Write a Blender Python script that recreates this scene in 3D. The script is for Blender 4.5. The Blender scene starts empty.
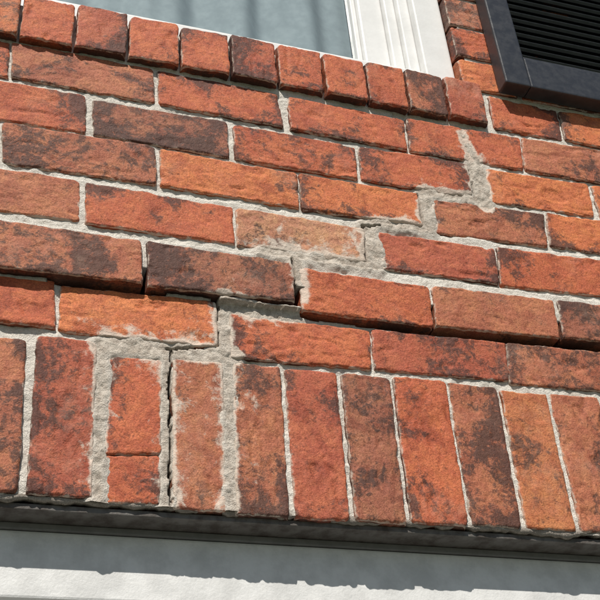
import bpy, math, random
from mathutils import Vector, Matrix, noise
random.seed(7)
Z0=2.45
C=bpy.context.scene.collection
N=noise.noise
def NV(x,y,z): return N(Vector((x,y,z)))

# ---------------------------------------------------------------- materials
class NT:
    def __init__(s,name):
        s.m=bpy.data.materials.new(name);s.m.use_nodes=True;s.t=s.m.node_tree;s.t.nodes.clear()
        s.o=s.t.nodes.new("ShaderNodeOutputMaterial");s.b=s.t.nodes.new("ShaderNodeBsdfPrincipled")
        s.t.links.new(s.b.outputs[0],s.o.inputs[0])
    def n(s,k,**kw):
        a=s.t.nodes.new(k)
        for q,v in kw.items(): setattr(a,q,v)
        return a
    def L(s,a,b): s.t.links.new(a,b)
    def pos(s): return s.n("ShaderNodeNewGeometry").outputs["Position"]
    def noise(s,vec,scale,detail=4,rough=.6,dist=0):
        a=s.n("ShaderNodeTexNoise");a.inputs["Scale"].default_value=scale;a.inputs["Detail"].default_value=detail
        a.inputs["Roughness"].default_value=rough;a.inputs["Distortion"].default_value=dist
        s.L(vec,a.inputs["Vector"]);return a.outputs[0]
    def ramp(s,v,lo,hi,a=0.,b=1.):
        r=s.n("ShaderNodeMapRange",interpolation_type='SMOOTHSTEP');s.L(v,r.inputs[0])
        r.inputs[1].default_value=lo;r.inputs[2].default_value=hi;r.inputs[3].default_value=a;r.inputs[4].default_value=b
        return r.outputs[0]
    def math(s,op,a,b=None,clamp=False):
        m=s.n("ShaderNodeMath",operation=op,use_clamp=clamp)
        for i,v in enumerate((a,b)):
            if v is None: continue
            if isinstance(v,(int,float)): m.inputs[i].default_value=v
            else: s.L(v,m.inputs[i])
        return m.outputs[0]
    def mix(s,f,a,b,bt='MIX'):
        m=s.n("ShaderNodeMix",data_type='RGBA',blend_type=bt)
        for i,v in ((0,f),(6,a),(7,b)):
            if isinstance(v,(int,float)): m.inputs[i].default_value=v
            elif isinstance(v,tuple): m.inputs[i].default_value=(*v,1)
            else: s.L(v,m.inputs[i])
        return m.outputs[2]
    def bump(s,h,dist,strength=1,prev=None):
        b=s.n("ShaderNodeBump");b.inputs["Distance"].default_value=dist;b.inputs["Strength"].default_value=strength
        s.L(h,b.inputs["Height"])
        if prev is not None: s.L(prev,b.inputs["Normal"])
        return b.outputs[0]

def brick_mat():
    t=NT("rough_fired_brick")
    bc=t.n("ShaderNodeAttribute",attribute_name="bcol").outputs["Color"]
    pa=t.n("ShaderNodeAttribute",attribute_name="bpar");sep=t.n("ShaderNodeSeparateColor");t.L(pa.outputs["Color"],sep.inputs[0])
    dark,smear,seed=sep.outputs[0],sep.outputs[1],sep.outputs[2];edge=pa.outputs["Alpha"]
    p=t.pos()
    vm=t.n("ShaderNodeVectorMath",operation='ADD');t.L(p,vm.inputs[0])
    cb=t.n("ShaderNodeCombineXYZ");k=t.math('MULTIPLY',seed,37.);t.L(k,cb.inputs[0]);t.L(k,cb.inputs[1]);t.L(k,cb.inputs[2]);t.L(cb.outputs[0],vm.inputs[1])
    v=vm.outputs[0]
    n1=t.noise(v,11,6,.62,.6);n2=t.noise(v,38,5,.7,.4);n3=t.noise(v,420,3,.7);n4=t.noise(v,95,5,.75,.5);n5=t.noise(v,20,5,.7,1.)
    c=t.mix(t.ramp(n2,.38,.64),bc,t.mix(1.,bc,(1.18,1.38,1.22),'MULTIPLY'))
    c=t.mix(t.ramp(n5,.47,.66,0,.65),c,t.mix(1.,bc,(.62,.48,.47),'MULTIPLY'))
    # kiln flashing: dark sooty areas
    a=t.math('ADD',n1,t.math('MULTIPLY',dark,.29));a=t.math('ADD',a,t.math('MULTIPLY',t.math('SUBTRACT',n4,.5),.6))
    a=t.math('ADD',a,t.math('MULTIPLY',t.math('SUBTRACT',n2,.5),.5))
    dm=t.ramp(a,.66,.79,0,.92)
    c=t.mix(dm,c,t.mix(.4,(.070,.043,.036),t.mix(1.,bc,(.27,.25,.27),'MULTIPLY')))
    c=t.mix(t.ramp(n4,.58,.65,0,.5),c,t.mix(1.,bc,(1.2,1.12,.95),'MULTIPLY'))
    c=t.mix(t.ramp(n4,.43,.35,0,.6),c,t.mix(1.,c,(.38,.34,.33),'MULTIPLY'))
    c=t.mix(t.ramp(n3,.3,.7),t.mix(1.,c,(.72,.69,.68),'MULTIPLY'),t.mix(1.,c,(1.2,1.2,1.2),'MULTIPLY'))
    # mortar dust and smears, plus sun-washed highlights put into the colour
    n6=t.noise(v,60,6,.75)
    n8=t.noise(v,26,5,.7,.8)
    s1=t.math('ADD',smear,t.math('ADD',t.math('MULTIPLY',t.math('SUBTRACT',n6,.5),.8),t.math('MULTIPLY',t.math('SUBTRACT',n8,.5),1.1)))
    sm=t.ramp(s1,.34,.58,0,.85)
    e1=t.math('ADD',t.math('MULTIPLY',edge,.42),t.math('SUBTRACT',n6,.5));em=t.ramp(e1,.28,.46,0,.7)
    n7=t.noise(v,7,5,.6);w=t.ramp(n7,.50,.76,0,.32)
    c=t.mix(t.math('MULTIPLY',w,t.ramp(n6,.36,.62)),c,(.52,.36,.27))  # painted highlight: pale patches for a sun-washed face
    c=t.mix(t.math('MAXIMUM',sm,em),c,(.66,.57,.48))
    t.L(c,t.b.inputs["Base Color"]);t.b.inputs["Roughness"].default_value=.68
    t.b.inputs["Specular IOR Level"].default_value=.4
    h=t.math('ADD',t.math('MULTIPLY',n3,.45),t.math('ADD',n4,t.math('MULTIPLY',t.noise(v,190,4,.75),.6)))
    t.L(t.bump(h,.0017,1.),t.b.inputs["Normal"])
    return t.m
def mortar_mat():
    t=NT("sandy_mortar");p=t.pos()
    n1=t.noise(p,14,5,.65);n2=t.noise(p,70,5,.7);n3=t.noise(p,600,3,.7)
    c=t.mix(t.ramp(n1,.45,.8),(.88,.84,.77),(.70,.64,.56))
    c=t.mix(t.ramp(n2,.57,.70,0,.65),c,(.40,.33,.28))
    pa=t.n("ShaderNodeAttribute",attribute_name="mpar");sep=t.n("ShaderNodeSeparateColor");t.L(pa.outputs["Color"],sep.inputs[0])
    c=t.mix(t.math('MULTIPLY',sep.outputs[0],.8),c,t.mix(t.ramp(n2,.35,.62),(.44,.36,.29),(.74,.66,.57)))
    c=t.mix(sep.outputs[1],c,(.04,.03,.028))  # shade painted into cracks and the open joint; also browns the drips
    c=t.mix(t.ramp(n3,.3,.7),t.mix(1.,c,(.76,.74,.72),'MULTIPLY'),c)
    t.L(c,t.b.inputs["Base Color"]);t.b.inputs["Roughness"].default_value=.95;t.b.inputs["Specular IOR Level"].default_value=.2
    h=t.math('ADD',t.math('MULTIPLY',n3,.6),t.noise(p,220,4,.7))
    t.L(t.bump(h,.0032,1.),t.b.inputs["Normal"]);return t.m
def simple(name,col,rough=.5,var=.15,scale=30,bump=.0003,col2=None,metal=0):
    t=NT(name);p=t.pos();n=t.noise(p,scale,5,.65);n2=t.noise(p,scale*12,3,.6)
    c2=col2 or tuple(x*(1-var) for x in col)
    c=t.mix(t.ramp(n,.35,.68),col,c2);t.L(c,t.b.inputs["Base Color"])
    t.L(t.ramp(n,.3,.7,rough*.85,min(1,rough*1.15)),t.b.inputs["Roughness"]);t.b.inputs["Metallic"].default_value=metal
    t.L(t.bump(t.math('ADD',n,t.math('MULTIPLY',n2,.4)),bump,1.),t.b.inputs["Normal"]);return t.m
MB=brick_mat();MM=mortar_mat()

# ---------------------------------------------------------------- patched / cracked mortar paths (wall metres)
PATCH=[ # x0,z0,x1,z1,halfwidth
(.332,.352,.330,.44,.012),(.330,.44,.318,.50,.004),(.322,.358,.232,.357,.005),(.224,.350,.222,.285,.009),(.224,.278,.122,.272,.005),
(.120,.262,.119,.192,.010),(.12,.185,-.05,.186,.005),(-.003,.176,-.003,.112,.006),
(-.112,.094,-.112,.004,.007),(-.112,.086,-.012,.084,.007),(-.10,.008,-.275,.001,.008),(-.272,.0,-.270,-.208,.003),(-.188,-.01,-.187,-.21,.003),(-.108,0,-.109,-.21,.003)]
CRACK=[(.316,.36,.314,.42,.0013),(.212,.285,.214,.35,.0018),(.107,.195,.108,.262,.0021),(.108,.262,.14,.270,.0012),(-.010,.11,-.009,.18,.0020),
(-.1215,.02,-.122,.095,.0026),(-.122,.02,-.19,.006,.0016),(-.1835,.004,-.1845,-.212,.0022)]
def segd(x,z,s):
    dx,dz=s[2]-s[0],s[3]-s[1];l=dx*dx+dz*dz
    t=((x-s[0])*dx+(z-s[1])*dz)/l;t=0 if t<0 else 1 if t>1 else t
    return math.hypot(x-s[0]-t*dx,z-s[1]-t*dz)
HAZE=0.
def patch(x,z):
    global HAZE
    b=0.;HAZE=0.
    for s in PATCH:
        if x<min(s[0],s[2])-.07 or x>max(s[0],s[2])+.07 or z<min(s[1],s[3])-.07 or z>max(s[1],s[3])+.07: continue
        d0=segd(x,z,s);d=d0-s[4]*(1+.7*NV(x*35,z*35,12))
        k=1-d/.015
        if k>b: b=k
        h=1-d0/.055
        if h>HAZE: HAZE=h
    return min(b,1.)
def rowdepth(z):
    if z<.098: return 0.
    if z<.187: return -.009
    if z<.279: return -.006
    return -.004

# ---------------------------------------------------------------- bricks
class Acc:
    def __init__(s): s.v=[];s.f=[];s.a=[];s.b=[]
BA=Acc()
def axis(L,step):
    e=[0,.0006,.0014,.0026,.0042,.0062];n=max(2,int((L-.0124)/step))
    if step>.006: e=[0,.002,.006]
    a=e[-1];m=[a+(L-2*a)*i/n for i in range(n+1)]
    return [q/L for q in e[:-1]]+[q/L for q in m]+[1-q/L for q in reversed(e[:-1])]
def brick(q,y0,col,dark,step=.0027,back=.06,rise=0.,wash=0.,grow=.0034):
    (ax,az),(bx,bz),(cx,cz),(dx,dz)=q
    ax-=grow;dx-=grow;bx+=grow;cx+=grow;az+=grow;bz+=grow;cz-=grow;dz-=grow
    W=(math.hypot(bx-ax,bz-az)+math.hypot(cx-dx,cz-dz))/2;H=(math.hypot(dx-ax,dz-az)+math.hypot(cx-bx,cz-bz))/2
    S=axis(W,step);T=axis(H,step);seed=random.random();so=seed*50
    tx,tz=random.uniform(-.0014,.0014),random.uniform(-.0012,.0012)
    tall=H>W;base=len(BA.v);ns,nt_=len(S),len(T);rag=random.uniform(.5,1.3);fine=step<.006
    cr=[random.uniform(.003,.008) for _ in range(4)]
    rn=random.Random(seed);de=[rn.uniform(-.3,.75),rn.uniform(-.3,.75),rn.uniform(-.2,.5),rn.uniform(-.2,.5)]
    for j,t in enumerate(T):
        for i,s in enumerate(S):
            x=(ax*(1-s)+bx*s)*(1-t)+(dx*(1-s)+cx*s)*t;z=(az*(1-s)+bz*s)*(1-t)+(dz*(1-s)+cz*s)*t
            ex=min(s,1-s)*W;ez=min(t,1-t)*H
            dk=dark*.8-.06+de[0]*math.exp(-s*W/.028)+de[1]*math.exp(-(1-s)*W/.028)+de[2]*math.exp(-t*H/.016)+de[3]*math.exp(-(1-t)*H/.016)
            sm=0.
            if fine:
                R=.0030+.0018*NV(x*30+so,z*30,3)+.0058*max(0,NV(x*50,z*50+so,9)-.18)
                R=max(.0016,R)
                gx=max(0,R-ex);gz=max(0,R-ez);g=math.hypot(gx,gz)
                dr=R-math.sqrt(max(0,R*R-min(g,R)**2)) if g>0 else 0
                if g>=R: dr=R+(g-R)
                rc=cr[(1 if s>.5 else 0)+(2 if t>.5 else 0)]
                if ex<rc and ez<rc:     # worn corner
                    gg=math.hypot(rc-ex,rc-ez)-rc*.85
                    if gg>0: dr=max(dr,gg*3.)
                a,b=(z,x) if tall else (x,z)
                y=y0+dr+tx*(s-.5)*2+tz*(t-.5)*2
                y-= .0013*noise.fractal(Vector((x*14+so,1,z*14)),1.,2.,3)
                wx=.004*NV(x*30,z*30,so)
                rg=1-abs(NV(a*14+so,(b+wx)*62,7+so)); rg2=1-abs(NV(a*38+so,(b+wx)*120,2))
                y+= rag*.0032*max(0,rg-.92)/.08 *max(0,.25+.9*NV(x*17,z*17,so))
                y+= rag*.0006*max(0,rg2-.82)/.18
                y-= .0003*NV(x*110+so,z*170,so)
                pit=NV(a*24+so,b*55,11+so)
                if pit>.42: y+=rag*min(.0018,(pit-.42)*.035)
                k=1-min(1,min(ex,ez)/.012)
                x+=k*(.0015*NV(z*45+so,x*20,5)+.0010*NV(z*140,x*60,so));z+=k*(.0015*NV(x*45+so,z*20,6)+.0010*NV(x*140,z*60,so))
                sm=patch(x,z)
                if sm>.7: y+=(sm-.7)*.007
                sm=max(sm*.80,HAZE*.38)
            else:
                y=y0+(.004 if min(ex,ez)<.0019 else 0)-.001*NV(x*30+so,z*30,so)
            BA.v.append((x,y,z+Z0))
            BA.a.append((*col,1));BA.b.append((max(0,min(1.2,dk)),min(1,sm+wash),seed,math.exp(-min(ex,ez)/.0038)))
    for j in range(nt_-1):
        for i in range(ns-1):
            k=base+j*ns+i;BA.f.append((k,k+ns,k+ns+1,k+1))
    ring=[base+i for i in range(ns)]+[base+j*ns+ns-1 for j in range(1,nt_)]+[base+(nt_-1)*ns+i for i in range(ns-2,-1,-1)]+[base+j*ns for j in range(nt_-2,0,-1)]
    prev=ring
    for d in (.0015,.012,back):
        cur=[]
        for r in ring:
            v=BA.v[r];cur.append(len(BA.v));BA.v.append((v[0],v[1]+d,v[2]+rise*d/back));BA.a.append(tuple(c*.7 for c in BA.a[r][:3])+(1,));b_=BA.b[r];BA.b.append((min(1,b_[0]+.3),b_[1]*.3,b_[2],.2))  # sides and undersides get a darker colour, shade painted in
        m=len(ring)
        for i in range(m): BA.f.append((prev[i],prev[(i+1)%m],cur[(i+1)%m],cur[i]))
        prev=cur
RED=(.49,.120,.054);ORG=(.57,.160,.062);BRN=(.43,.14,.075);DRK=(.35,.12,.070);TAN=(.52,.23,.135);DRD=(.43,.106,.056)
def P(s): return [[tuple(int(c)/1000 for c in k.split(',')) for k in q.split()] for q in s.split('|')]
ROWS={6:("-503,87 -340,92 -335,24 -495,21|-326,86 -124,88 -123,20 -324,19|-100,72 99,73 94,12 -101,6|107,74 314,78 307,18 104,12|322,79 547,84 528,20 312,13",
  [(RED,.3,0),(ORG,0,.14),(RED,.2,0),(DRD,.55,0),(BRN,.65,0)]),
5:("-440,181 -227,179 -225,113 -433,107|-213,178 -11,173 -12,113 -211,109|5,166 200,163 197,98 5,99|212,167 410,170 404,106 208,100|424,171 630,180 622,115 418,108",
  [(BRN,.95,.03),(DRK,.85,0),(RED,.45,0),(BRN,.4,.06),(DRK,.9,0)]),
4:("-514,270 -316,272 -313,203 -506,200|-302,269 -95,264 -94,200 -299,200|-84,264 109,257 104,198 -85,200|137,257 329,258 322,193 134,192|339,260 544,267 535,200 330,191",
  [(BRN,.5,0),(RED,.6,0),(TAN,.25,.20),(DRD,.45,0),(RED,.6,0)]),
3:("-640,362 -434,361 -430,292 -636,292|-424,359 -211,358 -207,290 -416,289|-197,355 10,350 8,288 -195,290|19,352 210,350 210,289 18,286|236,342 435,347 428,284 236,279|450,353 648,357 640,286 439,286",
  [(RED,.3,0),(BRN,.95,0),(ORG,.25,0),(ORG,.35,.04),(BRN,.6,0),(ORG,.45,0)]),
2:("-522,441 -316,440 -312,370 -513,369|-299,434 -98,436 -97,367 -295,370|-82,434 113,429 111,365 -82,367|126,434 312,434 309,366 122,366|352,430 543,435 536,367 344,361",
  [(RED,.35,0),(DRK,1.0,0),(RED,.6,0),(RED,.45,.08),(ORG,.3,0)]),
1:("-640,530 -434,529 -430,458 -636,458|-425,528 -214,527 -211,456 -418,459|-201,525 -11,520 -6,452 -199,456|13,519 210,514 206,448 12,451|221,518 427,519 420,450 217,447|440,523 657,527 645,450 429,449",
  [(RED,.3,0),(BRN,.6,.08),(RED,.6,.04),(RED,.3,0),(RED,.45,.04),(BRN,.5,0)]),
0:("393,613 524,611 517,540 388,539|534,612 740,614 735,541 528,541",[(RED,.45,0),(ORG,.4,0)])}
PAL=[RED,RED,ORG,BRN,DRD,RED,ORG,BRN]
def rnd(): return random.choice(PAL),random.uniform(.2,.8),random.uniform(0,.06)
XL,XR=-1.7,1.7
def rect(x0,x1,z0,z1): return [(x0,z1),(x1,z1),(x1,z0),(x0,z0)]
for r,(s,cols) in ROWS.items():
    qs=P(s);y=rowdepth((qs[0][0][1]+qs[0][2][1])/2)
    sh0=y*.78
    for i,(q,(c,d,w)) in enumerate(zip(qs,cols)):
        yy=y+random.uniform(-.0012,.0012)
        if r==5 and i<2: yy-=.004     # bricks left of the crack have been pushed out further
        sh=yy*.78                     # courses standing proud of the lower wall sit a little lower
        q=[(a+sh*.25,b+sh) for a,b in q];brick(q,yy,c,d,wash=w)
    sh=sh0
    z1=(qs[-1][1][1])+sh;z0=qs[-1][2][1]+sh;x=qs[-1][1][0]+.011
    while x<XR: c,d,w=rnd();brick(rect(x,x+.2,z0,z1),y,c,d,.012 if x>.8 else .004,wash=w);x+=.212
    if r>0:
        z1=qs[0][0][1]+sh;z0=qs[0][3][1]+sh;x=qs[0][0][0]-.011
        while x>XL: c,d,w=rnd();brick(rect(x-.2,x,z0,z1),y,c,d,.012,wash=w);x-=.212
SOL="-433,-5 -368,-3 -362,-206 -428,-209|-351,3 -281,3 -279,-208 -348,-207|-264,-12 -196,-11 -197,-146 -264,-151|-264,-153 -197,-148 -197,-211 -264,-212|-179,-12 -117,-8 -117,-213 -179,-213|-100,-5 -37,-4 -40,-215 -102,-215|-27,-5 42,-4 38,-215 -27,-216|53,-4 119,-3 114,-214 51,-214|129,-1 203,0 200,-212 126,-212|213,-1 283,-1 278,-210 211,-210|294,-5 362,-3 359,-209 290,-209|374,0 448,1 447,-207 373,-208|459,1 530,2 530,-207 458,-207"
SC=[(BRN,.8,0),(DRD,.75,.04),(RED,.15,.05),(RED,.35,.02),(BRN,.5,.10),(BRN,.5,.06),(DRD,.8,0),(DRK,.7,0),(RED,.6,0),(BRN,.65,0),((.50,.16,.068),.45,0),(BRN,.55,0),(BRN,.5,0)]
for i,(q,(c,d,w)) in enumerate(zip(P(SOL),SC)): brick(q,(.001 if i==2 else .0020) if i in(2,3) else random.uniform(-.0015,.001),c,d,wash=w,back=.09,grow=.0027 if i not in (2,3) else .0012)
x=.541
while x<XR: c,d,w=rnd();brick(rect(x,x+.066,-.208,0),0,c,d,.004 if x<.8 else .012,back=.09);x+=.0755
x=-.444
while x>XL: c,d,w=rnd();brick(rect(x-.066,x,-.208,0),0,c,d,.012,back=.09);x-=.0755
# rowlock window sill, projecting
sx=[-.412,-.329,-.246,-.163,-.080,.0,.080,.157,.230,.304,.380]
SL=[(RED,.6,0),(DRD,.55,0),(RED,.5,0),(RED,.4,0),(DRD,.8,0),(RED,.5,0),(RED,.45,0),(RED,.4,0),(BRN,.6,0),(DRD,.6,0)]
for i in range(10):
    c,d,w=SL[i];zz=-.00035*i+random.uniform(-.0015,.0015)
    brick(rect(sx[i]-.005,sx[i+1]-.012,.535+zz,.628+zz),-.016+random.uniform(-.0015,.0015),c,d,back=.12,rise=.02,grow=.001)
x=-.416
while x>-.9: c,d,w=rnd();brick(rect(x-.078,x-.01,.537,.63),-.016,c,d,.004,back=.12,rise=.02);x-=.08
# courses beside the window
for k in range(1,18):
    z0=.539+.086*k;z1=z0+.074
    x=.345
    first=.105 if k%2 else .2
    while x<XR:
        w_=first if x==.345 else .2
        c,d,w=rnd();brick(rect(x,x+w_,z0,z1),-.004+random.uniform(-.001,.001),c,d,.003 if (x<.72 and k<5) else .012,back=.09,grow=.001);x+=w_+.012
    x=-.9
    while x>XL-.2: w_=.105 if (k%2 and x==-.9) else .2;c,d,w=rnd();brick(rect(x-w_,x,z0,z1),-.004,c,d,.012,back=.09);x-=w_+.012
c,d,w=rnd();x=-.9
while x>XL: c,d,w=rnd();brick(rect(x-.2,x,.54,.613),-.004,c,d,.012);x-=.212
# head of window
x=-1.0
while x<.45: c,d,w=rnd();brick(rect(x,x+.064,2.09,2.29),-.004,c,d,.012,back=.09);x+=.0755

def mesh(name,v,f,mat,parent=None,smooth=True,attrs=None):
    me=bpy.data.meshes.new(name);me.from_pydata(v,[],f)
    if attrs:
        for k,a in attrs.items():
            at=me.color_attributes.new(k,'FLOAT_COLOR','POINT');fl=[c for q in a for c in q];at.data.foreach_set("color",fl)
    me.polygons.foreach_set("use_smooth",[smooth]*len(me.polygons));me.materials.append(mat);me.update()
    o=bpy.data.objects.new(name,me);C.objects.link(o)
    if parent: o.parent=parent
    return o
def empty(n):
    o=bpy.data.objects.new(n,None);o.empty_display_size=.1;C.objects.link(o);return o
WALL=empty("brick_wall")
mesh("bricks",BA.v,BA.f,MB,WALL,attrs={"bcol":BA.a,"bpar":BA.b})

# ---------------------------------------------------------------- mortar
def mortar(name,x0,x1,z0,z1,st,fine):
    nx=int((x1-x0)/st)+1;nz=int((z1-z0)/st)+1;v=[];a=[]
    for j in range(nz):
        z=z0+(z1-z0)*j/(nz-1);rd=rowdepth(z+.006)
        for i in range(nx):
            x=x0+(x1-x0)*i/(nx-1)
            y=rd+.0056;pp=0.;gap_shade=0.
            if fine:
                y+=.0024*NV(x*18,z*18,1)-.0020*NV(x*60,z*60,4)-.0012*NV(x*160,z*160,8)
                y=max(y,rd+.0036)
                pp=patch(x,z)
                if pp>0:
                    k=min(1,pp*1.5);y=y*(1-k)+k*(rd+.0014-.0028*NV(x*38,z*38,2)-.0020*NV(x*95,z*95,3)-.0014*NV(x*200,z*200,3))
                # open bed joint under the displaced course, its shade also painted in
                mid=-.125<x<-.002
                zc=(.083+.003*NV(x*9,0,0)) if x>-.1 else (.0915+.003*NV(x*9,0,0))
                if mid: zc=.0965+.004*NV(x*14,0,0)
                if zc<z<.130: y=.022 if mid else .036;gap_shade=.95 if z>zc+.003 else .3
                if -.262<x<-.199 and -.155<z<-.143: y=.006;gap_shade=.85
                jx=.0026*NV(z*45,x*9,5)+.0012*NV(z*140,x*20,5)
                for s in CRACK:
                    if min(s[0],s[2])-.012<x<max(s[0],s[2])+.012 and min(s[1],s[3])-.012<z<max(s[1],s[3])+.012:
                        if segd(x+jx,z+jx,s)<s[4]*(.95+.6*NV(x*30,z*30,9)): y+=.016;gap_shade=.85
            v.append((x,y,z+Z0));a.append((pp,gap_shade,0,1))
    f=[(j*nx+i,j*nx+i+1,(j+1)*nx+i+1,(j+1)*nx+i) for j in range(nz-1) for i in range(nx-1)]
    mesh(name,v,f,MM,WALL,attrs={"mpar":a})
mortar("mortar_joints",-.56,.72,-.214,.62,.002,True)
for i,(a,b,c,d) in enumerate([(-1.75,-.56,-.214,.62),(.72,1.75,-.214,.62),(.36,1.75,.62,2.2),(-1.75,-.91,.62,2.2),(-.905,.355,2.085,2.2)]): mortar("mortar_field_%d"%i,a,b,c,d,.03,False)
# mortar squeezed out along the lintel (ragged drips under the soldier course)
v=[];a=[];n=900
for i in range(n+1):
    x=-1.7+3.4*i/n
    dz=max(-.001,.0045+.006*NV(x*11,0,3)+.0055*NV(x*33,1,3)+.003*NV(x*110,2,3))
    y=.0035+.002*NV(x*40,5,3)
    for zz,yy in ((-.206,y+.004),(-.212,y),(-.212-dz,y+.002),(-.211-dz,y+.012)): v.append((x,yy,zz+Z0));a.append((.8,.45,0,1))
f=[(4*i+k,4*i+4+k,4*i+5+k,4*i+1+k) for i in range(n) for k in range(3)]
mesh("mortar_drips",v,f,MM,WALL,attrs={"mpar":a})

# ---------------------------------------------------------------- box helper (bevelled)
import bmesh
def box(name,x0,x1,y0,y1,z0,z1,mat,parent,bev=.002,rot=None):
    bm=bmesh.new();bmesh.ops.create_cube(bm,size=1)
    c=Vector(((x0+x1)/2,(y0+y1)/2,(z0+z1)/2+Z0))
    for v in bm.verts: v.co=Vector((v.co.x*(x1-x0),v.co.y*(y1-y0),v.co.z*(z1-z0)))
    if bev: bmesh.ops.bevel(bm,geom=bm.edges[:],offset=bev,segments=2,affect='EDGES',profile=.6)
    if rot: bmesh.ops.rotate(bm,verts=bm.verts,cent=(0,0,0),matrix=Matrix.Rotation(rot,3,'X'))
    for v in bm.verts: v.co+=c
    me=bpy.data.meshes.new(name);bm.to_mesh(me);bm.free();me.materials.append(mat)
    o=bpy.data.objects.new(name,me);C.objects.link(o);o.parent=parent;return o

# solid backing and lower piers of the wall
def bt_mat():
    t=NT("distant_brickwork");tc=t.n("ShaderNodeTexCoord");mp=t.n("ShaderNodeMapping");mp.inputs["Rotation"].default_value=(math.radians(90),0,0)
    t.L(tc.outputs["Object"],mp.inputs[0]);b=t.n("ShaderNodeTexBrick");t.L(mp.outputs[0],b.inputs[0])
    b.inputs["Scale"].default_value=1;b.inputs["Brick Width"].default_value=.212;b.inputs["Row Height"].default_value=.086;b.inputs["Mortar Size"].default_value=.006
    b.inputs["Color1"].default_value=(.40,.11,.06,1);b.inputs["Color2"].default_value=(.25,.10,.07,1);b.inputs["Mortar"].default_value=(.6,.55,.5,1)
    n=t.noise(t.pos(),30,5,.6);t.L(t.mix(t.ramp(n,.3,.7,.0,.5),b.outputs[0],(.12,.06,.05)),t.b.inputs["Base Color"]);t.b.inputs["Roughness"].default_value=.95
    t.L(t.bump(b.outputs["Fac"],-.006),t.b.inputs["Normal"]);return t.m
MBT=bt_mat()
box("left_pier",-6,-1.78,.0,.12,-2.45,3.2,MBT,WALL,0);box("right_pier",1.78,6,.0,.12,-2.45,3.2,MBT,WALL,0)
box("upper_wall",-1.779,1.779,.0,.12,2.3,3.2,MBT,WALL,0)
MD=simple("dark_interior",(.03,.03,.03),.9)
box("backing_below_window",-1.75,1.75,.095,.13,-.20,.60,MD,WALL,0)
box("backing_right",.37,1.75,.095,.13,.601,2.3,MD,WALL,0);box("backing_left",-1.75,-.92,.095,.13,.601,2.3,MD,WALL,0)
box("soffit",-6.2,6.2,-.3,.2,3.2,3.3,simple("soffit_white",(.75,.75,.74),.6),WALL,.004)

# ---------------------------------------------------------------- window
MW=simple("white_painted_vinyl",(.80,.80,.79),.4,.10,18,.0006)
MW2=simple("weathered_white_trim",(.78,.78,.77),.5,.20,25,.0010)
WIN=empty("window")
box("casing_right",.285,.343,.018,.09,.615,2.085,MW,WIN,.004)
box("casing_left",-.895,-.835,.018,.09,.615,2.085,MW,WIN,.004)
box("casing_bottom",-.834,.284,.022,.09,.615,.676,MW,WIN,.004)
box("casing_top",-.834,.284,.022,.09,2.02,2.085,MW,WIN,.004)
box("jamb_right",.262,.2845,.034,.10,.677,2.02,MW,WIN,.003)
box("jamb_stop",.240,.2615,.046,.11,.677,2.02,MW,WIN,.003)
box("jamb_left",-.834,-.80,.034,.10,.677,2.02,MW,WIN,.003)
box("sash_stile_right",.190,.2395,.058,.10,.68,2.01,MW,WIN,.004)
box("glazing_bead",.180,.1895,.068,.09,.719,2.0,MW,WIN,.002)
box("sash_stile_left",-.80,-.75,.058,.10,.68,2.01,MW,WIN,.004)
box("sash_rail_bottom",-.7495,.1895,.056,.10,.68,.718,MW,WIN,.004)
box("sash_rail_meeting",-.7495,.1795,.056,.10,1.33,1.375,MW,WIN,.004)
t=NT("window_glass");t.t.nodes.remove(t.b)
try: t.m.use_transparent_shadow=True
except: pass
gl=t.n("ShaderNodeBsdfGlossy");gl.inputs["Roughness"].default_value=.02;tr=t.n("ShaderNodeBsdfTransparent");tr.inputs[0].default_value=(.92,.96,.96,1)
lw=t.n("ShaderNodeLayerWeight");lw.inputs[0].default_value=.5;ms=t.n("ShaderNodeMixShader")
t.L(t.math('ADD',t.math('MULTIPLY',t.math('POWER',lw.outputs["Facing"],4.),.7),.08,True),ms.inputs[0]);t.L(tr.outputs[0],ms.inputs[1]);t.L(gl.outputs[0],ms.inputs[2]);t.L(ms.outputs[0],t.o.inputs[0])
mesh("glass_pane",[(-.75,.08,.712+Z0),(.185,.08,.712+Z0),(.185,.08,2.01+Z0),(-.75,.08,2.01+Z0)],[(0,1,2,3)],t.m,WIN,False)
cv=[];cf=[];n=260
for i in range(n+1):
    x=-.78+1.0*i/n
    for z in (.66,2.05): 
        cv.append((x,.125+.014*math.sin(x*34+1.8*math.sin(x*9))+.004*math.sin(x*97),z+Z0))
for i in range(n): cf.append((2*i,2*i+2,2*i+3,2*i+1))
mesh("curtain",cv,cf,simple("curtain_fabric",(.33,.38,.41),.9,.1,40),WIN)
box("room_dark",-.9,.35,.32,.34,.5,2.2,MD,WIN,0)

# ---------------------------------------------------------------- shutter
MS=simple("charcoal_vinyl_shutter",(.030,.033,.040),.38,.2,60,.0004,(.042,.045,.052))
SH=empty("window_shutter")
sx0,sx1,sz0,sz1=.409,.80,.622,2.03
box("stile_left",sx0,sx0+.05,-.036,-.006,sz0,sz1,MS,SH,.003)
box("stile_right",sx1-.05,sx1,-.036,-.006,sz0,sz1,MS,SH,.003)
box("rail_bottom",sx0+.0505,sx1-.0505,-.0355,-.006,sz0,sz0+.075,MS,SH,.003)
box("rail_middle",sx0+.0505,sx1-.0505,-.0355,-.006,1.30,1.37,MS,SH,.003)
box("rail_top",sx0+.0505,sx1-.0505,-.0355,-.006,sz1-.075,sz1,MS,SH,.003)
box("rail_bead",sx0+.054,sx1-.054,-.031,-.008,sz0+.0755,sz0+.083,MS,SH,.001)
box("back_panel",sx0+.01,sx1-.01,-.0058,-.0045,sz0+.01,sz1-.01,MS,SH,0)
z=sz0+.094;i=0
while z<sz1-.085:
    if not 1.285<z<1.385: i+=1;box("louver_%d"%i,sx0+.051,sx1-.051,-.022-.011,-.022+.011,z-.0035,z+.0035,MS,SH,.0015,math.radians(48))
    z+=.0205

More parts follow.
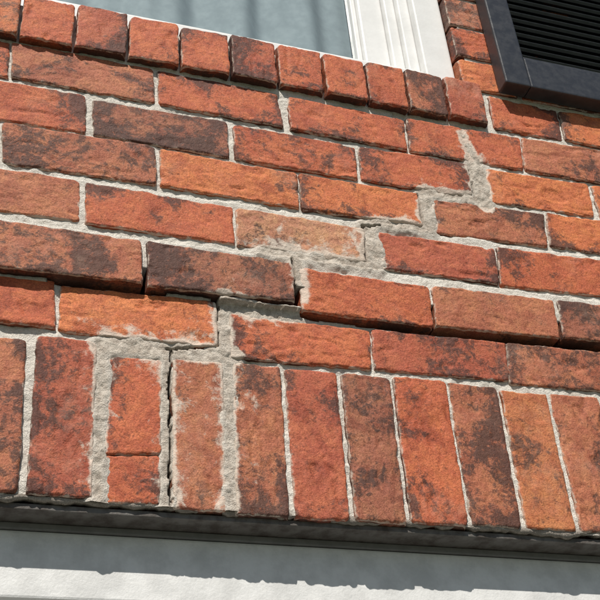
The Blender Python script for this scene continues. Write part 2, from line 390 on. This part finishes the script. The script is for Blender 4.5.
# ---------------------------------------------------------------- lintel and door frame
LN=empty("steel_lintel")
MSt=simple("dark_painted_steel",(.14,.13,.12),.6,.4,45,.001,(.06,.048,.04))
box("angle_leg",-1.72,1.72,.010,.13,-.2245,-.2175,MSt,LN,.001)
box("flashing_strip",-1.70,1.70,.046,.128,-.2325,-.2250,simple("grey_flashing",(.20,.20,.20),.6,.2,40),LN,.001)
DF=empty("garage_door_frame")
box("head_trim",-1.70,1.70,.050,.12,-.313,-.2330,MW2,DF,.003)
box("head_stop",-1.70,1.70,.075,.12,-.345,-.3135,MW2,DF,.003)
box("jamb_left",-1.78,-1.7005,.05,.12,-2.45,-.22,MW2,DF,.003);box("jamb_right",1.7005,1.78,.05,.12,-2.45,-.22,MW2,DF,.003)
for k in range(4):
    zt=-.3455-.525*k
    box("door_panel_%d"%k,-1.70,1.70,.105,.14,zt-.523,zt,MW2,DF,.006)
    for j in range(4):
        box("door_raise_%d_%d"%(k,j),-1.62+.82*j,-.86+.82*j,.099,.1045,zt-.45,zt-.075,MW2,DF,.002)

# ---------------------------------------------------------------- ground
def plane(name,x0,x1,y0,y1,z,mat):
    return mesh(name,[(x0,y0,z),(x1,y0,z),(x1,y1,z),(x0,y1,z)],[(0,1,2,3)],mat,None,False)
plane("ground",-400,400,-400,400,-.004,simple("lawn_grass",(.05,.09,.025),.95,.4,6,.01))
plane("driveway",-2.6,2.6,-14,.13,.0,simple("asphalt_paving",(.14,.135,.13),.9,.2,3,.002))

# ---------------------------------------------------------------- light
EL,AZ=51,24
d=Vector((-math.sin(math.radians(AZ))*math.cos(math.radians(EL)),-math.cos(math.radians(AZ))*math.cos(math.radians(EL)),math.sin(math.radians(EL))))
sl=bpy.data.lights.new("sun","SUN");sl.energy=5;sl.angle=math.radians(.5);sl.color=(1,.95,.87)
so=bpy.data.objects.new("sun",sl);so.rotation_euler=d.to_track_quat('Z','Y').to_euler();so.location=d*10;C.objects.link(so)
w=bpy.data.worlds.new("World");bpy.context.scene.world=w;w.use_nodes=True;nt=w.node_tree
sk=nt.nodes.new("ShaderNodeTexSky");sk.sky_type='NISHITA';sk.sun_disc=False;sk.sun_elevation=math.radians(EL);sk.sun_rotation=math.radians(180+AZ)
nt.links.new(sk.outputs[0],nt.nodes["Background"].inputs[0]);nt.nodes["Background"].inputs[1].default_value=.055

# ---------------------------------------------------------------- camera
cd=bpy.data.cameras.new("camera");co=bpy.data.objects.new("camera",cd);C.objects.link(co)
cd.sensor_width=36;cd.lens=36*1063/600;cd.clip_start=.02;cd.clip_end=2000
r=Vector((.9516,-.2991,-.0708));u=Vector((-.1191,-.5713,.8120));f=Vector((.2833,.7643,.5793))
M=Matrix(((r.x,u.x,-f.x,-.4228),(r.y,u.y,-f.y,-1.1404),(r.z,u.z,-f.z,-.7526+Z0),(0,0,0,1)))
co.matrix_world=M
bpy.context.scene.camera=co
sc=bpy.context.scene;sc.view_settings.view_transform='Standard'
try: sc.view_settings.look='None'
except: pass
